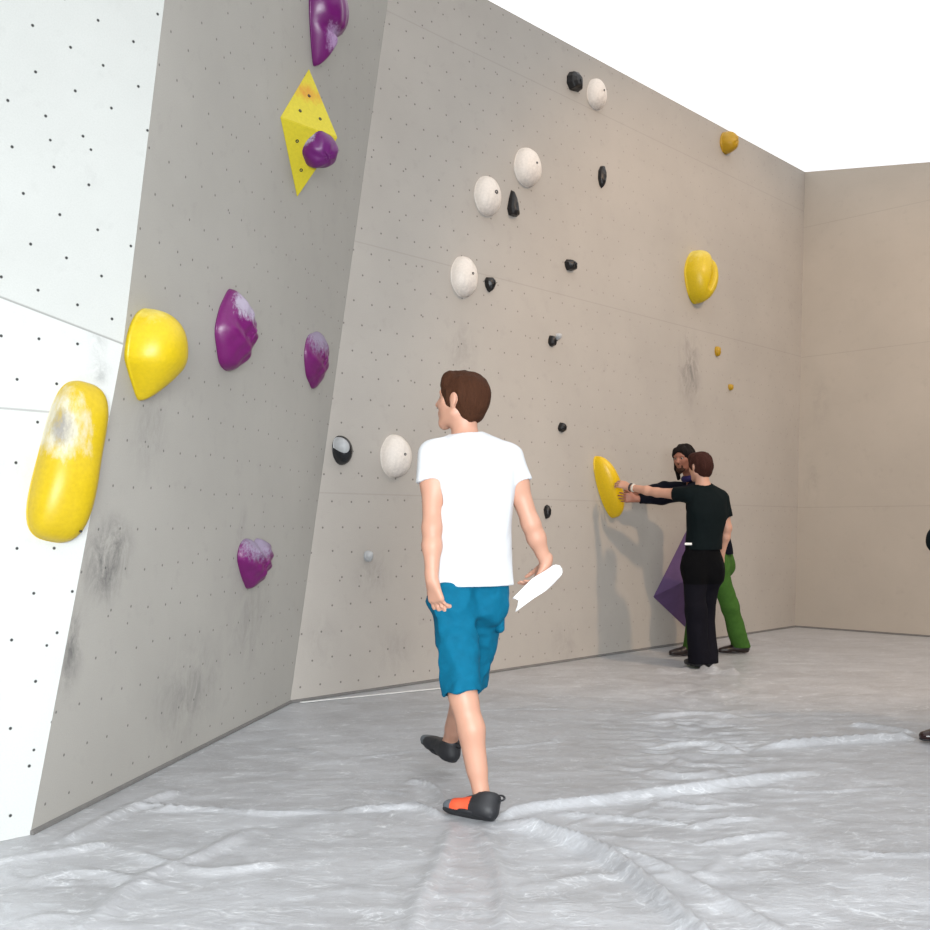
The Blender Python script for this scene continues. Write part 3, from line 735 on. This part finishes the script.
def shoe(rt, heel, toe, ank, mats, sc=1.0, pick=None, loop=True, label=None, name='shoe'):
    """heel/toe: sole ground points"""
    s = S(.005); d = nrm(toe-heel); up = nrm(ank-heel - d*((ank-heel)@d)); sd = np.cross(up, d); L = np.linalg.norm(toe-heel)
    e = lambda a, b, c_: heel+d*a*L+sd*b*sc+up*c_*sc
    s.cap(e(.10, 0, .036), e(.30, 0, .036), .033*sc, .035*sc, .02)
    s.cap(e(.30, 0, .034), e(.70, .004, .028), .036*sc, .036*sc, .03, up, .8)
    s.cap(e(.70, .004, .028), e(.88, .008, .026), .042*sc, .033*sc, .03, up, .75)
    s.cap(e(.15, 0, .04), e(.18, 0, .080), .041*sc, .050*sc, .03); s.cap(e(.24, 0, .052), e(.46, 0, .050), .044*sc, .036*sc, .03)
    s.plane(heel+up*.002, -up)
    s.plane(e(.14, 0, .098), nrm(up*1.0+d*.25))
    o = s.build(name, mats, rt, mi=(lambda pl: pick(((pl-heel)@d)/L, (pl-heel)@sd, (pl-heel)@up)) if pick else None)
    if label: o['label'] = label
    # sole as a sub-part
    q = S(.005); q.cap(e(.10, 0, .01), e(.5, 0, .01), .031*sc, .034*sc, .02, up, .3); q.cap(e(.5, 0, .01), e(.88, .006, .01), .042*sc, .032*sc, .02, up, .3)
    q.plane(heel, -up)
    so_ = q.build('sole', mRubber, rt)
    so_.parent = o
    if loop:
        lp = S(.004); pts = []
        for i in range(13):
            t = i/12*2*math.pi; pts.append(e(-.045, 0, .094)-d*math.cos(t)*.020+up*math.sin(t)*.011-d*0)
        for a, b in zip(pts[:-1], pts[1:]): lp.cap(a, b, .0042, None, .003)
        lo_ = lp.build('heel_loop', mRubber, rt); lo_.parent = o
    return o
mRubber = simple('black_rubber', (30, 31, 35), .55, .15, 30, .2)
mShoeG = simple('grey_toe_rubber', (92, 98, 104), .6, .1, 30, .2)
mShoeO = simple('orange_suede', (222, 84, 48), .75, .1, 40, .2)
mShirtW = simple('white_cotton', (206, 208, 211), .85, .02, 60, .15)
mShorts = simple('teal_cotton', (6, 94, 124), .8, .12, 26, .6, bd=.008)
mTeeB = simple('black_cotton', (8, 18, 20), .85, .15, 40, .2)
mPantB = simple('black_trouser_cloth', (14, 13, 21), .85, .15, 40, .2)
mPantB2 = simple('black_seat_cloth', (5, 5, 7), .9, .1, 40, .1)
mNavy = simple('dark_navy_cloth', (10, 12, 24), .85, .15, 40, .2)
mGreen = simple('green_canvas', (62, 98, 40), .85, .15, 30, .25)
mBrownShoe = simple('brown_leather', (30, 17, 15), .4, .15, 30, .2)

for m_ in (mShirtW, mShorts, mTeeB, mPantB, mPantB2, mNavy, mGreen): m_.node_tree.nodes['Principled BSDF'].inputs['Specular IOR Level'].default_value = .12
# ---------------- person 1: white t-shirt, teal shorts, walking towards the wall
yaw = math.radians(22); f = V(-math.sin(yaw), math.cos(yaw), 0)
YP = 4.36
J = dict(f=f, pelvis=P(470, 588, YP), chest=P(471, 497, YP-.01), SL=P(433, 459, YP-.06), SR=P(509, 462, YP+.05),
         HL=P(451, 592, YP-.03), HR=P(484, 592, YP+.04), neck=P(465, 438, YP), head=P(462, 399, YP+.01), sc=1.0)
hf = nrm(V(-math.sin(math.radians(62)), math.cos(math.radians(62)), .10))
EL, WL = P(432, 528, YP-.14), P(432, 580, YP-.17)
ER, WR = P(531, 524, YP+.05), P(546, 563, YP+.09)
KL, AL = P(463, 696, 4.20), P(482, 797, 4.16)
KR, AR = P(468, 684, 4.56), P(449, 744, 4.84)
rt = thing('person', fl(468, 812), 'person in white t-shirt and teal shorts walking barelegged, seen from behind', 'person')
s = S(.005); torso(s, J); head(s, J['head'], hf, UP, 1.1)
s.cap(J['head']-UP*.06-hf*.012, J['neck']-UP*.02, .051, .060, .03)
arm(s, J['SL'], EL, WL); arm(s, J['SR'], ER, WR)
hand(s, WL, nrm(V(.22, .10, -1)), V(.75, .8, 0), V(-.2, 1, 0), (.3, .35, .25))
hd = nrm(V(-.45, .1, -.75)); hand(s, WR, hd, V(-.7, 0, .45), V(-.2, .9, .3), (.5, .55, .4))
bk = -f
leg(s, J['HL'], KL, AL, back=nrm(V(.6, -.8, 0))); leg(s, J['HR'], KR, AR, back=nrm(V(.2, -1, .1)))
hl = fl(491, 822); tl = fl(444, 813); hl = hl+V(0, 0, .004); tl = tl+V(0, 0, .002)
hr = P(454, 764, 4.80); tr = P(424, 742, 5.02)
s.cap(AL, hl+V(0, 0, .06)+(tl-hl)*.22, .033, .018, .012); s.cap(hl+V(0, 0, .045)+(tl-hl)*.25, tl*.75+hl*.25+V(0, 0, .028), .022, .012, .012)
s.cap(AR, hr+nrm(AR-hr)*.05+(tr-hr)*.2, .033, .018, .012); s.cap(hr+nrm(AR-hr)*.045+(tr-hr)*.18, tr*.7+hr*.3+V(0, 0, .02), .022, .012, .012)
s.build('body', mSkin, rt)
eyes(J['head'], hf, nrm(UP-hf*hf[2]), np.cross(nrm(UP-hf*hf[2]), hf), 1.1, rt)
def shorthair(c, f, u, sc, mat, rt, seed=0, length=.0, nape=-.09):
    f = nrm(f); u = nrm(u-f*(u@f)); l = np.cross(u, f); fr = [f, l, u]; e = lambda a, b, g: c+(f*a+l*b+u*g)*sc
    s = S(.005)
    s.ell(e(-.012, 0, .016), V(.108, .086, .098)*sc, fr, .02); s.ell(e(-.045, 0, -.02), V(.060, .068, .075)*sc, fr, .02)
    s.cap(e(-.050, -.022, -.055), e(-.050, .022, -.055), .032*sc, None, .02)
    s.cap(e(.045, -.035, .070), e(.047, .035, .070), .026*sc, .026*sc, .04)
    for q in (-1, 1): s.cap(e(.022, q*.076, .02), e(.018, q*.076, -.012), .011*sc, .007*sc, .01)
    nz = v3noise(seed+50, (45, 45, 18)); s.fold = lambda X: (nz(X)*.009).astype(np.float32)
    s.minus_ell(e(.105, 0, -.035), V(.085, .085, .085)*sc, fr, .01)
    s.minus_ell(e(.035, 0, -.10), V(.075, .10, .075)*sc, fr, .01)
    for q in (-1, 1): s.minus_ell(e(-.004, q*.088, -.014), V(.025, .02, .036)*sc, fr, .006)
    s.plane(e(0, 0, nape), -u+f*.15)
    return s.build('hair', mat, rt)
shorthair(J['head'], hf, UP, 1.1, mHair, rt, 1, nape=-.085)
# t-shirt
up = nrm(J['chest']-J['pelvis'])
s = S(.0065); torso(s, J, .018)
s.cap(J['chest'], P(472, 597, YP), .154, .176, .05, f, .76); s.cap(J['chest']+up*.02, J['pelvis'], .165, .165, .05, f, .68)
s.cap(J['SL']*.6+J['SR']*.4, J['SR']*.6+J['SL']*.4, .10, None, .05, f, .9)
for a_, e_ in ((J['SL'], EL), (J['SR'], ER)):
    d_ = e_-a_; s.cap(a_-d_*.05, a_+d_*.36, .070, .070, .025, flat=True); s.minus_cap(a_+d_*.36, a_+d_*.6, .053, .056, .006)
s.fold = folds(3, .010, (9, 9, 5), (20, 20, 8))
nk = J['neck']+UP*.004; s.minus_cap(nk-UP*.02, nk+UP*.12, .064, .075, .01); s.plane(J['pelvis']+UP*.012, -UP)
s.plane(J['neck']+UP*.03, UP)
s.build('t_shirt', mShirtW, rt)
# shorts
s = S(.0065)
s.cap(J['HL']*.9+J['HR']*.1+UP*.06, J['HR']*.9+J['HL']*.1+UP*.06, .098, None, .04, f, .88); s.cap(J['HL'], J['HR'], .100, None, .04, f, .9)
for Hh in (J['HL'], J['HR']): s.ell(Hh-f*.035-V(0, 0, .04), V(.088, .088, .11), [f, np.cross(UP, f), UP], .04)
for h_, k_ in ((J['HL'], KL), (J['HR'], KR)):
    d_ = k_-h_; s.cap(h_-UP*.01, h_+d_*.985, .096, .084, .04, flat=True)
    s.minus_cap(h_+d_*.92, h_+d_*1.3, .068, .07, .006)
s.fold = folds(9, .020, (10, 10, 9), (24, 24, 26)); s.plane(J['pelvis']+UP*.035, UP)
sh = s.build('shorts', mShorts, rt)
# pocket flap and hem band on the shorts
s = S(.005); pk = P(499, 620, 4.40)
s.cap(pk+V(0, 0, .03), pk-V(0, 0, .035), .022, None, .01, nrm(f), 1.6); fl_ = s.build('pocket', mShorts, rt); fl_.parent = sh
def pick(a, b, c_):
    m_ = np.zeros(len(a)); m_[a > .80] = 1; m_[(a > .42) & (a <= .80) & (np.abs(c_-.03) < .04)] = 2; m_[c_ < .008] = 0; return m_
shoe(rt, hl, tl, AL, [mRubber, mShoeG, mShoeO], 1.02, pick, label='climbing shoe with orange side panel and grey toe, planted on the mat')
shoe(rt, hr, tr, AR, [mRubber, mShoeG, mShoeO], 1.0, lambda a, b, c_: (a > .8)*1.0, label='black climbing shoe lifted mid-stride')
# folded paper sheet in the hand
pc = P(540, 584, YP+.03)
ang = math.radians(38); ux = nrm(V(math.cos(ang), .1, math.sin(ang))); vx = nrm(V(-math.sin(ang), .25, math.cos(ang))); nx_ = np.cross(ux, vx)
vs, fs = [], []; NU, NV = 22, 9
def paper(a, b, side):
    L_ = .118; W_ = .036
    w_ = W_*(1-.25*a*a); x_ = a*L_
    if a > .75: w_ *= math.sqrt(max(.04, 1-((a-.75)/.26)**2))
    if a < -.55: w_ *= 1.0; x_ -= .03*abs(b)**1.0*(1 if b < 0 else .35)*(-a-.55)*3
    z_ = .010*math.sin(5*a+2*b)+.008*math.sin(9*b+3*a)+.003*side
    return pc+ux*x_+vx*(b*w_)+nx_*z_
for side in (1, -1):
    for i in range(NU):
        for j in range(NV): vs.append(paper(i/(NU-1)*2-1, j/(NV-1)*2-1, side))
nn_ = NU*NV
for i in range(NU-1):
    for j in range(NV-1):
        q = i*NV+j; fs.append([q, q+1, q+NV+1, q+NV]); fs.append([nn_+q, nn_+q+NV, nn_+q+NV+1, nn_+q+1])
bd_ = [i*NV for i in range(NU)]+[(NU-1)*NV+j for j in range(1, NV)]+[i*NV+NV-1 for i in range(NU-2, -1, -1)]+[j for j in range(NV-2, 0, -1)]
for a_, b_ in zip(bd_, bd_[1:]+bd_[:1]): fs.append([a_, b_, b_+nn_, a_+nn_])
o = fixn(mesh('folded_paper', vs, fs, simple('white_paper', (238, 238, 240), .7, .01, 20, .1)))
tag(o, 'crumpled white paper held in the swinging hand of the white t-shirt walker', 'paper')

# ---------------- person 2: black t-shirt and trousers, arm stretched to the yellow hold
yaw = math.radians(30); f = V(-math.sin(yaw), math.cos(yaw), 0); YP = 8.5
J = dict(f=f, pelvis=P(703, 560, YP), chest=P(706, 515, YP), SL=P(688, 495, YP-.02), SR=P(722, 499, YP+.08),
         HL=P(693, 568, YP-.02), HR=P(711, 568, YP+.03), neck=P(703, 485, YP), head=P(700, 466, YP+.02), sc=.98)
hf = nrm(V(-.50, .86, -.05))
EL, WL = P(657, 492.5, 8.70), P(629, 487, 8.88)
ER, WR = P(727, 528, YP+.10), P(722, 553, YP+.16)
KL, AL = P(696, 612, YP-.04), P(699, 660, YP-.02); KR, AR = P(704, 612, YP+.14), P(708, 660, YP+.02)
rt = thing('person', fl(702, 668), 'person in black t-shirt and black trousers reaching one bare arm to the yellow oval hold', 'person')
s = S(.006); torso(s, J); head(s, J['head'], hf, UP, 1.02)
s.cap(J['head']-UP*.06-hf*.02, J['neck']-UP*.02, .054, .06, .03)
arm(s, J['SL'], EL, WL); arm(s, J['SR'], ER, WR)
hand(s, WL, nrm(V(-.85, .62, .35)), nrm(V(-.45, .75, -.1)), V(.3, .2, 1), (.25, .4, .35), 1.05, spread=.12)
hand(s, WR, nrm(V(.0, .2, -1)), V(-.6, .5, 0), V(0, 1, 0), (.35, .4, .3))
leg(s, J['HL'], KL, AL); leg(s, J['HR'], KR, AR)
s.build('body', mSkin, rt)
shorthair(J['head'], hf, UP, 1.08, mHair2, rt, 3, nape=-.115)
up = nrm(J['chest']-J['pelvis'])
s = S(.007); torso(s, J, .016); s.cap(J['chest'], J['pelvis']+UP*.02, .158, .168, .05, f, .74)
for a_, e_, tt in ((J['SL'], EL, .42), (J['SR'], ER, .62)):
    d_ = e_-a_; s.cap(a_, a_+d_*tt, .066, .062, .03, flat=True); s.minus_cap(a_+d_*tt, a_+d_*(tt+.3), .050, .055, .006)
s.fold = folds(13, .007); s.minus_cap(J['neck']-UP*.01, J['neck']+UP*.12, .062, .075, .01); s.plane(J['neck']+UP*.03, UP); s.plane(J['pelvis']+UP*.085, -UP)
s.build('t_shirt', mTeeB, rt)
s = S(.007); s.cap(J['HL']*.95+J['HR']*.05+UP*.06, J['HR']*.95+J['HL']*.05+UP*.06, .102, None, .04, f, .85); s.cap(J['pelvis']+UP*.02, J['pelvis']+UP*.16, .165, .158, .05, f, .70); s.cap(J['HL'], J['HR'], .098, None, .04, f, .9)
for Hh in (J['HL'], J['HR']): s.ell(Hh-f*.035-V(0, 0, .03), V(.085, .090, .12), [f, np.cross(UP, f), UP], .05)
for h_, k_, a_ in ((J['HL'], KL, AL), (J['HR'], KR, AR)):
    s.cap(h_, k_, .095, .080, .05); s.cap(k_, a_-UP*.03, .080, .088, .04)
s.fold = folds(17, .012, (8, 8, 5), (18, 18, 12)); s.plane(V(0, 0, .035), -UP); s.plane(J['pelvis']+UP*.125, UP)
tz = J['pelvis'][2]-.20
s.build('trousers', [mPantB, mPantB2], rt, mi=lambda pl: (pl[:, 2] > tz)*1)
s = S(.005); lb = P(688, 544, 8.36); s.cap(lb-V(.02, 0, 0), lb+V(.025, 0, .0), .012, None, .01, V(.5, -.86, 0), .5); s.build('waist_label', simple('white_label', (230, 230, 228), .6), rt)
for wd, aa, nm, m_ in ((.0, .006, 'wristband', mRubber), (.028, .005, 'bracelet', simple('pale_bracelet', (205, 200, 190), .5))):
    s = S(.005); c_ = WL+(EL-WL)*(wd+.02)/.3; dd = nrm(EL-WL); a1 = nrm(np.cross(dd, UP)); a2 = np.cross(dd, a1)
    pts = [c_+(a1*math.cos(t)+a2*math.sin(t))*.030 for t in np.linspace(0, 2*math.pi, 17)]
    for a_, b_ in zip(pts[:-1], pts[1:]): s.cap(a_, b_, .0085, None, .003)
    s.build(nm, m_, rt)
for an, ty in ((AL, V(-.07, .24, 0)), (AR, V(-.03, .24, 0))):
    h0 = V(an[0], an[1], .002)-nrm(ty)*.06; shoe(rt, h0, h0+nrm(ty)*.27, V(an[0], an[1], .1), [mRubber], 1.0, loop=False)

# ---------------- person 3: long dark hair, green trousers, behind the black t-shirt
f = nrm(V(-.86, -.42, 0)); YP = 9.3
J = dict(f=f, pelvis=P(718, 552, YP+.02), chest=P(705, 508, YP-.06), SL=P(694, 492, YP-.22), SR=P(700, 489, YP+.14),
         HL=P(715, 563, YP-.07), HR=P(721, 563, YP+.09), neck=P(693, 480, YP-.08), head=P(684, 457.5, YP-.12), sc=1.0)
hf = nrm(V(-.72, -.66, -.16))
EL, WL = P(662, 497, 9.06), P(636, 499, 9.02)
ER, WR = P(664, 489, 9.35), P(640, 492, 9.2)
KL, AL = P(730, 606, YP+.02), P(741, 645, YP+.16); KR, AR = P(697, 606, YP-.0), P(691, 649, YP+.0)
rt = thing('person', fl(716, 654), 'bearded person with long black hair and green trousers behind the black t-shirt figure', 'person')
s = S(.006); torso(s, J); hF, hL, hU = head(s, J['head'], hf, UP, 1.06)
s.cap(J['head']-UP*.06-hf*.02, J['neck']-UP*.02, .054, .06, .03)
arm(s, J['SL'], EL, WL); arm(s, J['SR'], ER, WR)
hand(s, WL, nrm(V(-.95, .1, .12)), nrm(V(-.3, .9, .1)), V(0, 0, 1), (.25, .45, .35), 1.05, spread=.1)
hand(s, WR, nrm(V(-.9, .0, -.25)), nrm(V(-.3, .9, 0)), V(0, 0, 1), (.25, .4, .3), 1.0)
leg(s, J['HL'], KL, AL); leg(s, J['HR'], KR, AR)
s.build('body', mSkin2, rt)
eyes(J['head'], hF, hU, hL, 1.06, rt)
e = lambda a, b, g: J['head']+(hF*a+hL*b+hU*g)*1.06
s = S(.006); fr = [hF, hL, hU]
s.ell(e(-.014, 0, .022), V(.112, .092, .104), fr, .02); s.ell(e(-.05, 0, -.04), V(.075, .085, .10), fr, .02)
for q in (-1, 1): s.cap(e(.015, q*.080, .04), e(.005, q*.080, -.10), .022, .024, .02); s.cap(e(.005, q*.080, -.10), e(-.01, q*.085, -.18), .024, .018, .02); s.cap(e(.062, q*.035, .070), e(.03, q*.078, .02), .018, .018, .02)
s.cap(e(-.06, -.03, -.10), e(-.06, .03, -.10), .05, None, .03)
nz = v3noise(77, (40, 40, 14)); s.fold = lambda X: (nz(X)*.014).astype(np.float32)
s.minus_ell(e(.11, 0, -.04), V(.10, .060, .105), fr, .01); s.build('hair', mHair3, rt)
s = S(.005)
for q in (-1, 1): s.cap(e(.015, q*.058, -.050), e(.064, q*.026, -.098), .014, .016, .02); s.cap(e(.092, 0, -.050), e(.080, q*.026, -.062), .006, .006, .01); s.cap(e(.080, q*.026, -.062), e(.070, q*.024, -.095), .007, .012, .01)
s.cap(e(.082, -.012, -.098), e(.082, .012, -.098), .019, None, .02); s.cap(e(.074, 0, -.105), e(.078, 0, -.125), .02, .012, .02)
s.build('beard', hairmat('beard_hair', (58, 38, 30)), rt)
s = S(.007); torso(s, J, .018); s.cap(J['chest'], J['pelvis'], .16, .155, .05, f, .74)
for a_, e_, w_ in ((J['SL'], EL, WL), (J['SR'], ER, WR)):
    s.cap(a_, e_, .072, .066, .03); dd = nrm(w_-e_); s.cap(e_, w_-dd*.03, .066, .046, .03, flat=True)
s.fold = folds(23, .008); s.plane(J['neck']+UP*.02, UP); s.plane(J['pelvis']-UP*.02, -UP); s.build('sweater', mNavy, rt)
s = S(.006); ck = J['neck']+UP*.01+f*.02
pts = [ck+(f*math.cos(t)*.062+np.cross(UP, f)*math.sin(t)*.068)+UP*(.012-.016*math.cos(t)) for t in np.linspace(0, 2*math.pi, 21)]
for a_, b_ in zip(pts[:-1], pts[1:]): s.cap(a_, b_, .026, None, .01)
s.build('scarf', simple('indigo_cloth', (34, 24, 88), .8), rt)
s = S(.007); s.cap(J['HL']+UP*.07, J['HR']+UP*.07, .105, None, .04, f, .95); s.cap(J['HL'], J['HR'], .112, None, .04)
for h_, k_, a_ in ((J['HL'], KL, AL), (J['HR'], KR, AR)):
    s.cap(h_, k_, .104, .078, .05); s.cap(k_, a_-UP*.02, .078, .084, .04)
    s.ell(h_-f*.04-V(0, 0, .02), V(.09, .095, .11), [f, np.cross(UP, f), UP], .04)
s.fold = folds(27, .012, (8, 8, 6), (20, 20, 14)); s.plane(V(0, 0, .05), -UP); s.plane(J['pelvis']+UP*.10, UP)
s.build('trousers', mGreen, rt)
for an, ty in ((AL, V(-.25, -.02, 0)), (AR, V(-.25, -.06, 0))):
    h0 = V(an[0], an[1], .002)-nrm(ty)*.07; shoe(rt, h0, h0+nrm(ty)*.29, V(an[0], an[1], .1), [mBrownShoe], 1.05, loop=False)

# ---------------- person 4: mostly outside the frame, elbow and shoe tip show
f = nrm(V(-.75, .66, 0)); lf = np.cross(UP, f); base = fl(925, 741)+V(.42, .12, 0); base[2] = 0
pv = base+V(0, 0, .95)
J = dict(f=f, pelvis=pv, chest=pv+V(0, 0, .34), SL=pv+V(0, 0, .50)+lf*.18, SR=pv+V(0, 0, .50)-lf*.18, HL=pv+lf*.09-V(0, 0, .03), HR=pv-lf*.09-V(0, 0, .03),
         neck=pv+V(0, 0, .58), head=pv+V(0, 0, .71)+f*.02)
ELw = P(941, 541, 5.50); WLw = pv+lf*.17+f*.02+V(0, 0, .06)
ERw = J['SR']-UP*.30-lf*.05; WRw = ERw-UP*.25+f*.08
KL = pv+lf*.10-V(0, 0, .46)+f*.03; KR = pv-lf*.10-V(0, 0, .46)+f*.03
toeL = fl(919, 741); 
tdir = nrm(V(-1, .12, 0)); hL_ = toeL-tdir*.27; AL = hL_+tdir*.06+UP*.09; AR = pv-lf*.12-V(0, 0, .86)
rt = thing('person', base, 'dark-clothed person cut off by the edge of view, black elbow and shoe tip showing', 'person')
s = S(.0075); torso(s, J); head(s, J['head'], f, UP); s.cap(J['head']-UP*.06-f*.02, J['neck']-UP*.02, .054, .06, .03)
arm(s, J['SL'], ELw, WLw); arm(s, J['SR'], ERw, WRw); hand(s, WLw, nrm(f*.6-UP*.7), -lf, f, sc=1.0, fk=.006); hand(s, WRw, nrm(f*.1-UP), lf, f, sc=1.0, fk=.006)
leg(s, J['HL'], KL, AL); leg(s, J['HR'], KR, AR); s.build('body', mSkin2, rt)
shorthair(J['head'], f, UP, 1.04, mHair3, rt, 6); eyes(J['head'], f, UP, lf, 1.0, rt)
s = S(.0075); torso(s, J, .022); s.cap(J['chest'], J['pelvis'], .165, .165, .05, f, .78)
for a_, e_, w_ in ((J['SL'], ELw, WLw), (J['SR'], ERw, WRw)):
    s.cap(a_, e_, .074, .072, .03); dd = nrm(w_-e_); s.cap(e_, w_-dd*.02, .070, .045, .03, flat=True)
s.fold = folds(33, .009); s.plane(J['neck']+UP*.02, UP); s.plane(J['pelvis']-UP*.06, -UP); s.build('jacket', mTeeB, rt)
s = S(.0075); s.cap(J['HL']+UP*.05, J['HR']+UP*.05, .115, None, .04, f, .95)
for h_, k_, a_ in ((J['HL'], KL, AL), (J['HR'], KR, AR)): s.cap(h_, k_, .106, .090, .05); s.cap(k_, a_-UP*.02, .090, .080, .04)
s.fold = folds(37, .010); s.plane(V(0, 0, .06), -UP); s.build('trousers', mPantB, rt)
mGloss = simple('dark_gloss_leather', (38, 16, 16), .15, .15, 30, .1)
shoe(rt, hL_+UP*.003, toeL+UP*.003, AL, [mGloss], 1.05, loop=False)
h0 = V(AR[0], AR[1], .002)-f*.06; shoe(rt, h0, h0+f*.28, V(AR[0], AR[1], .1), [mGloss], 1.05, loop=False)
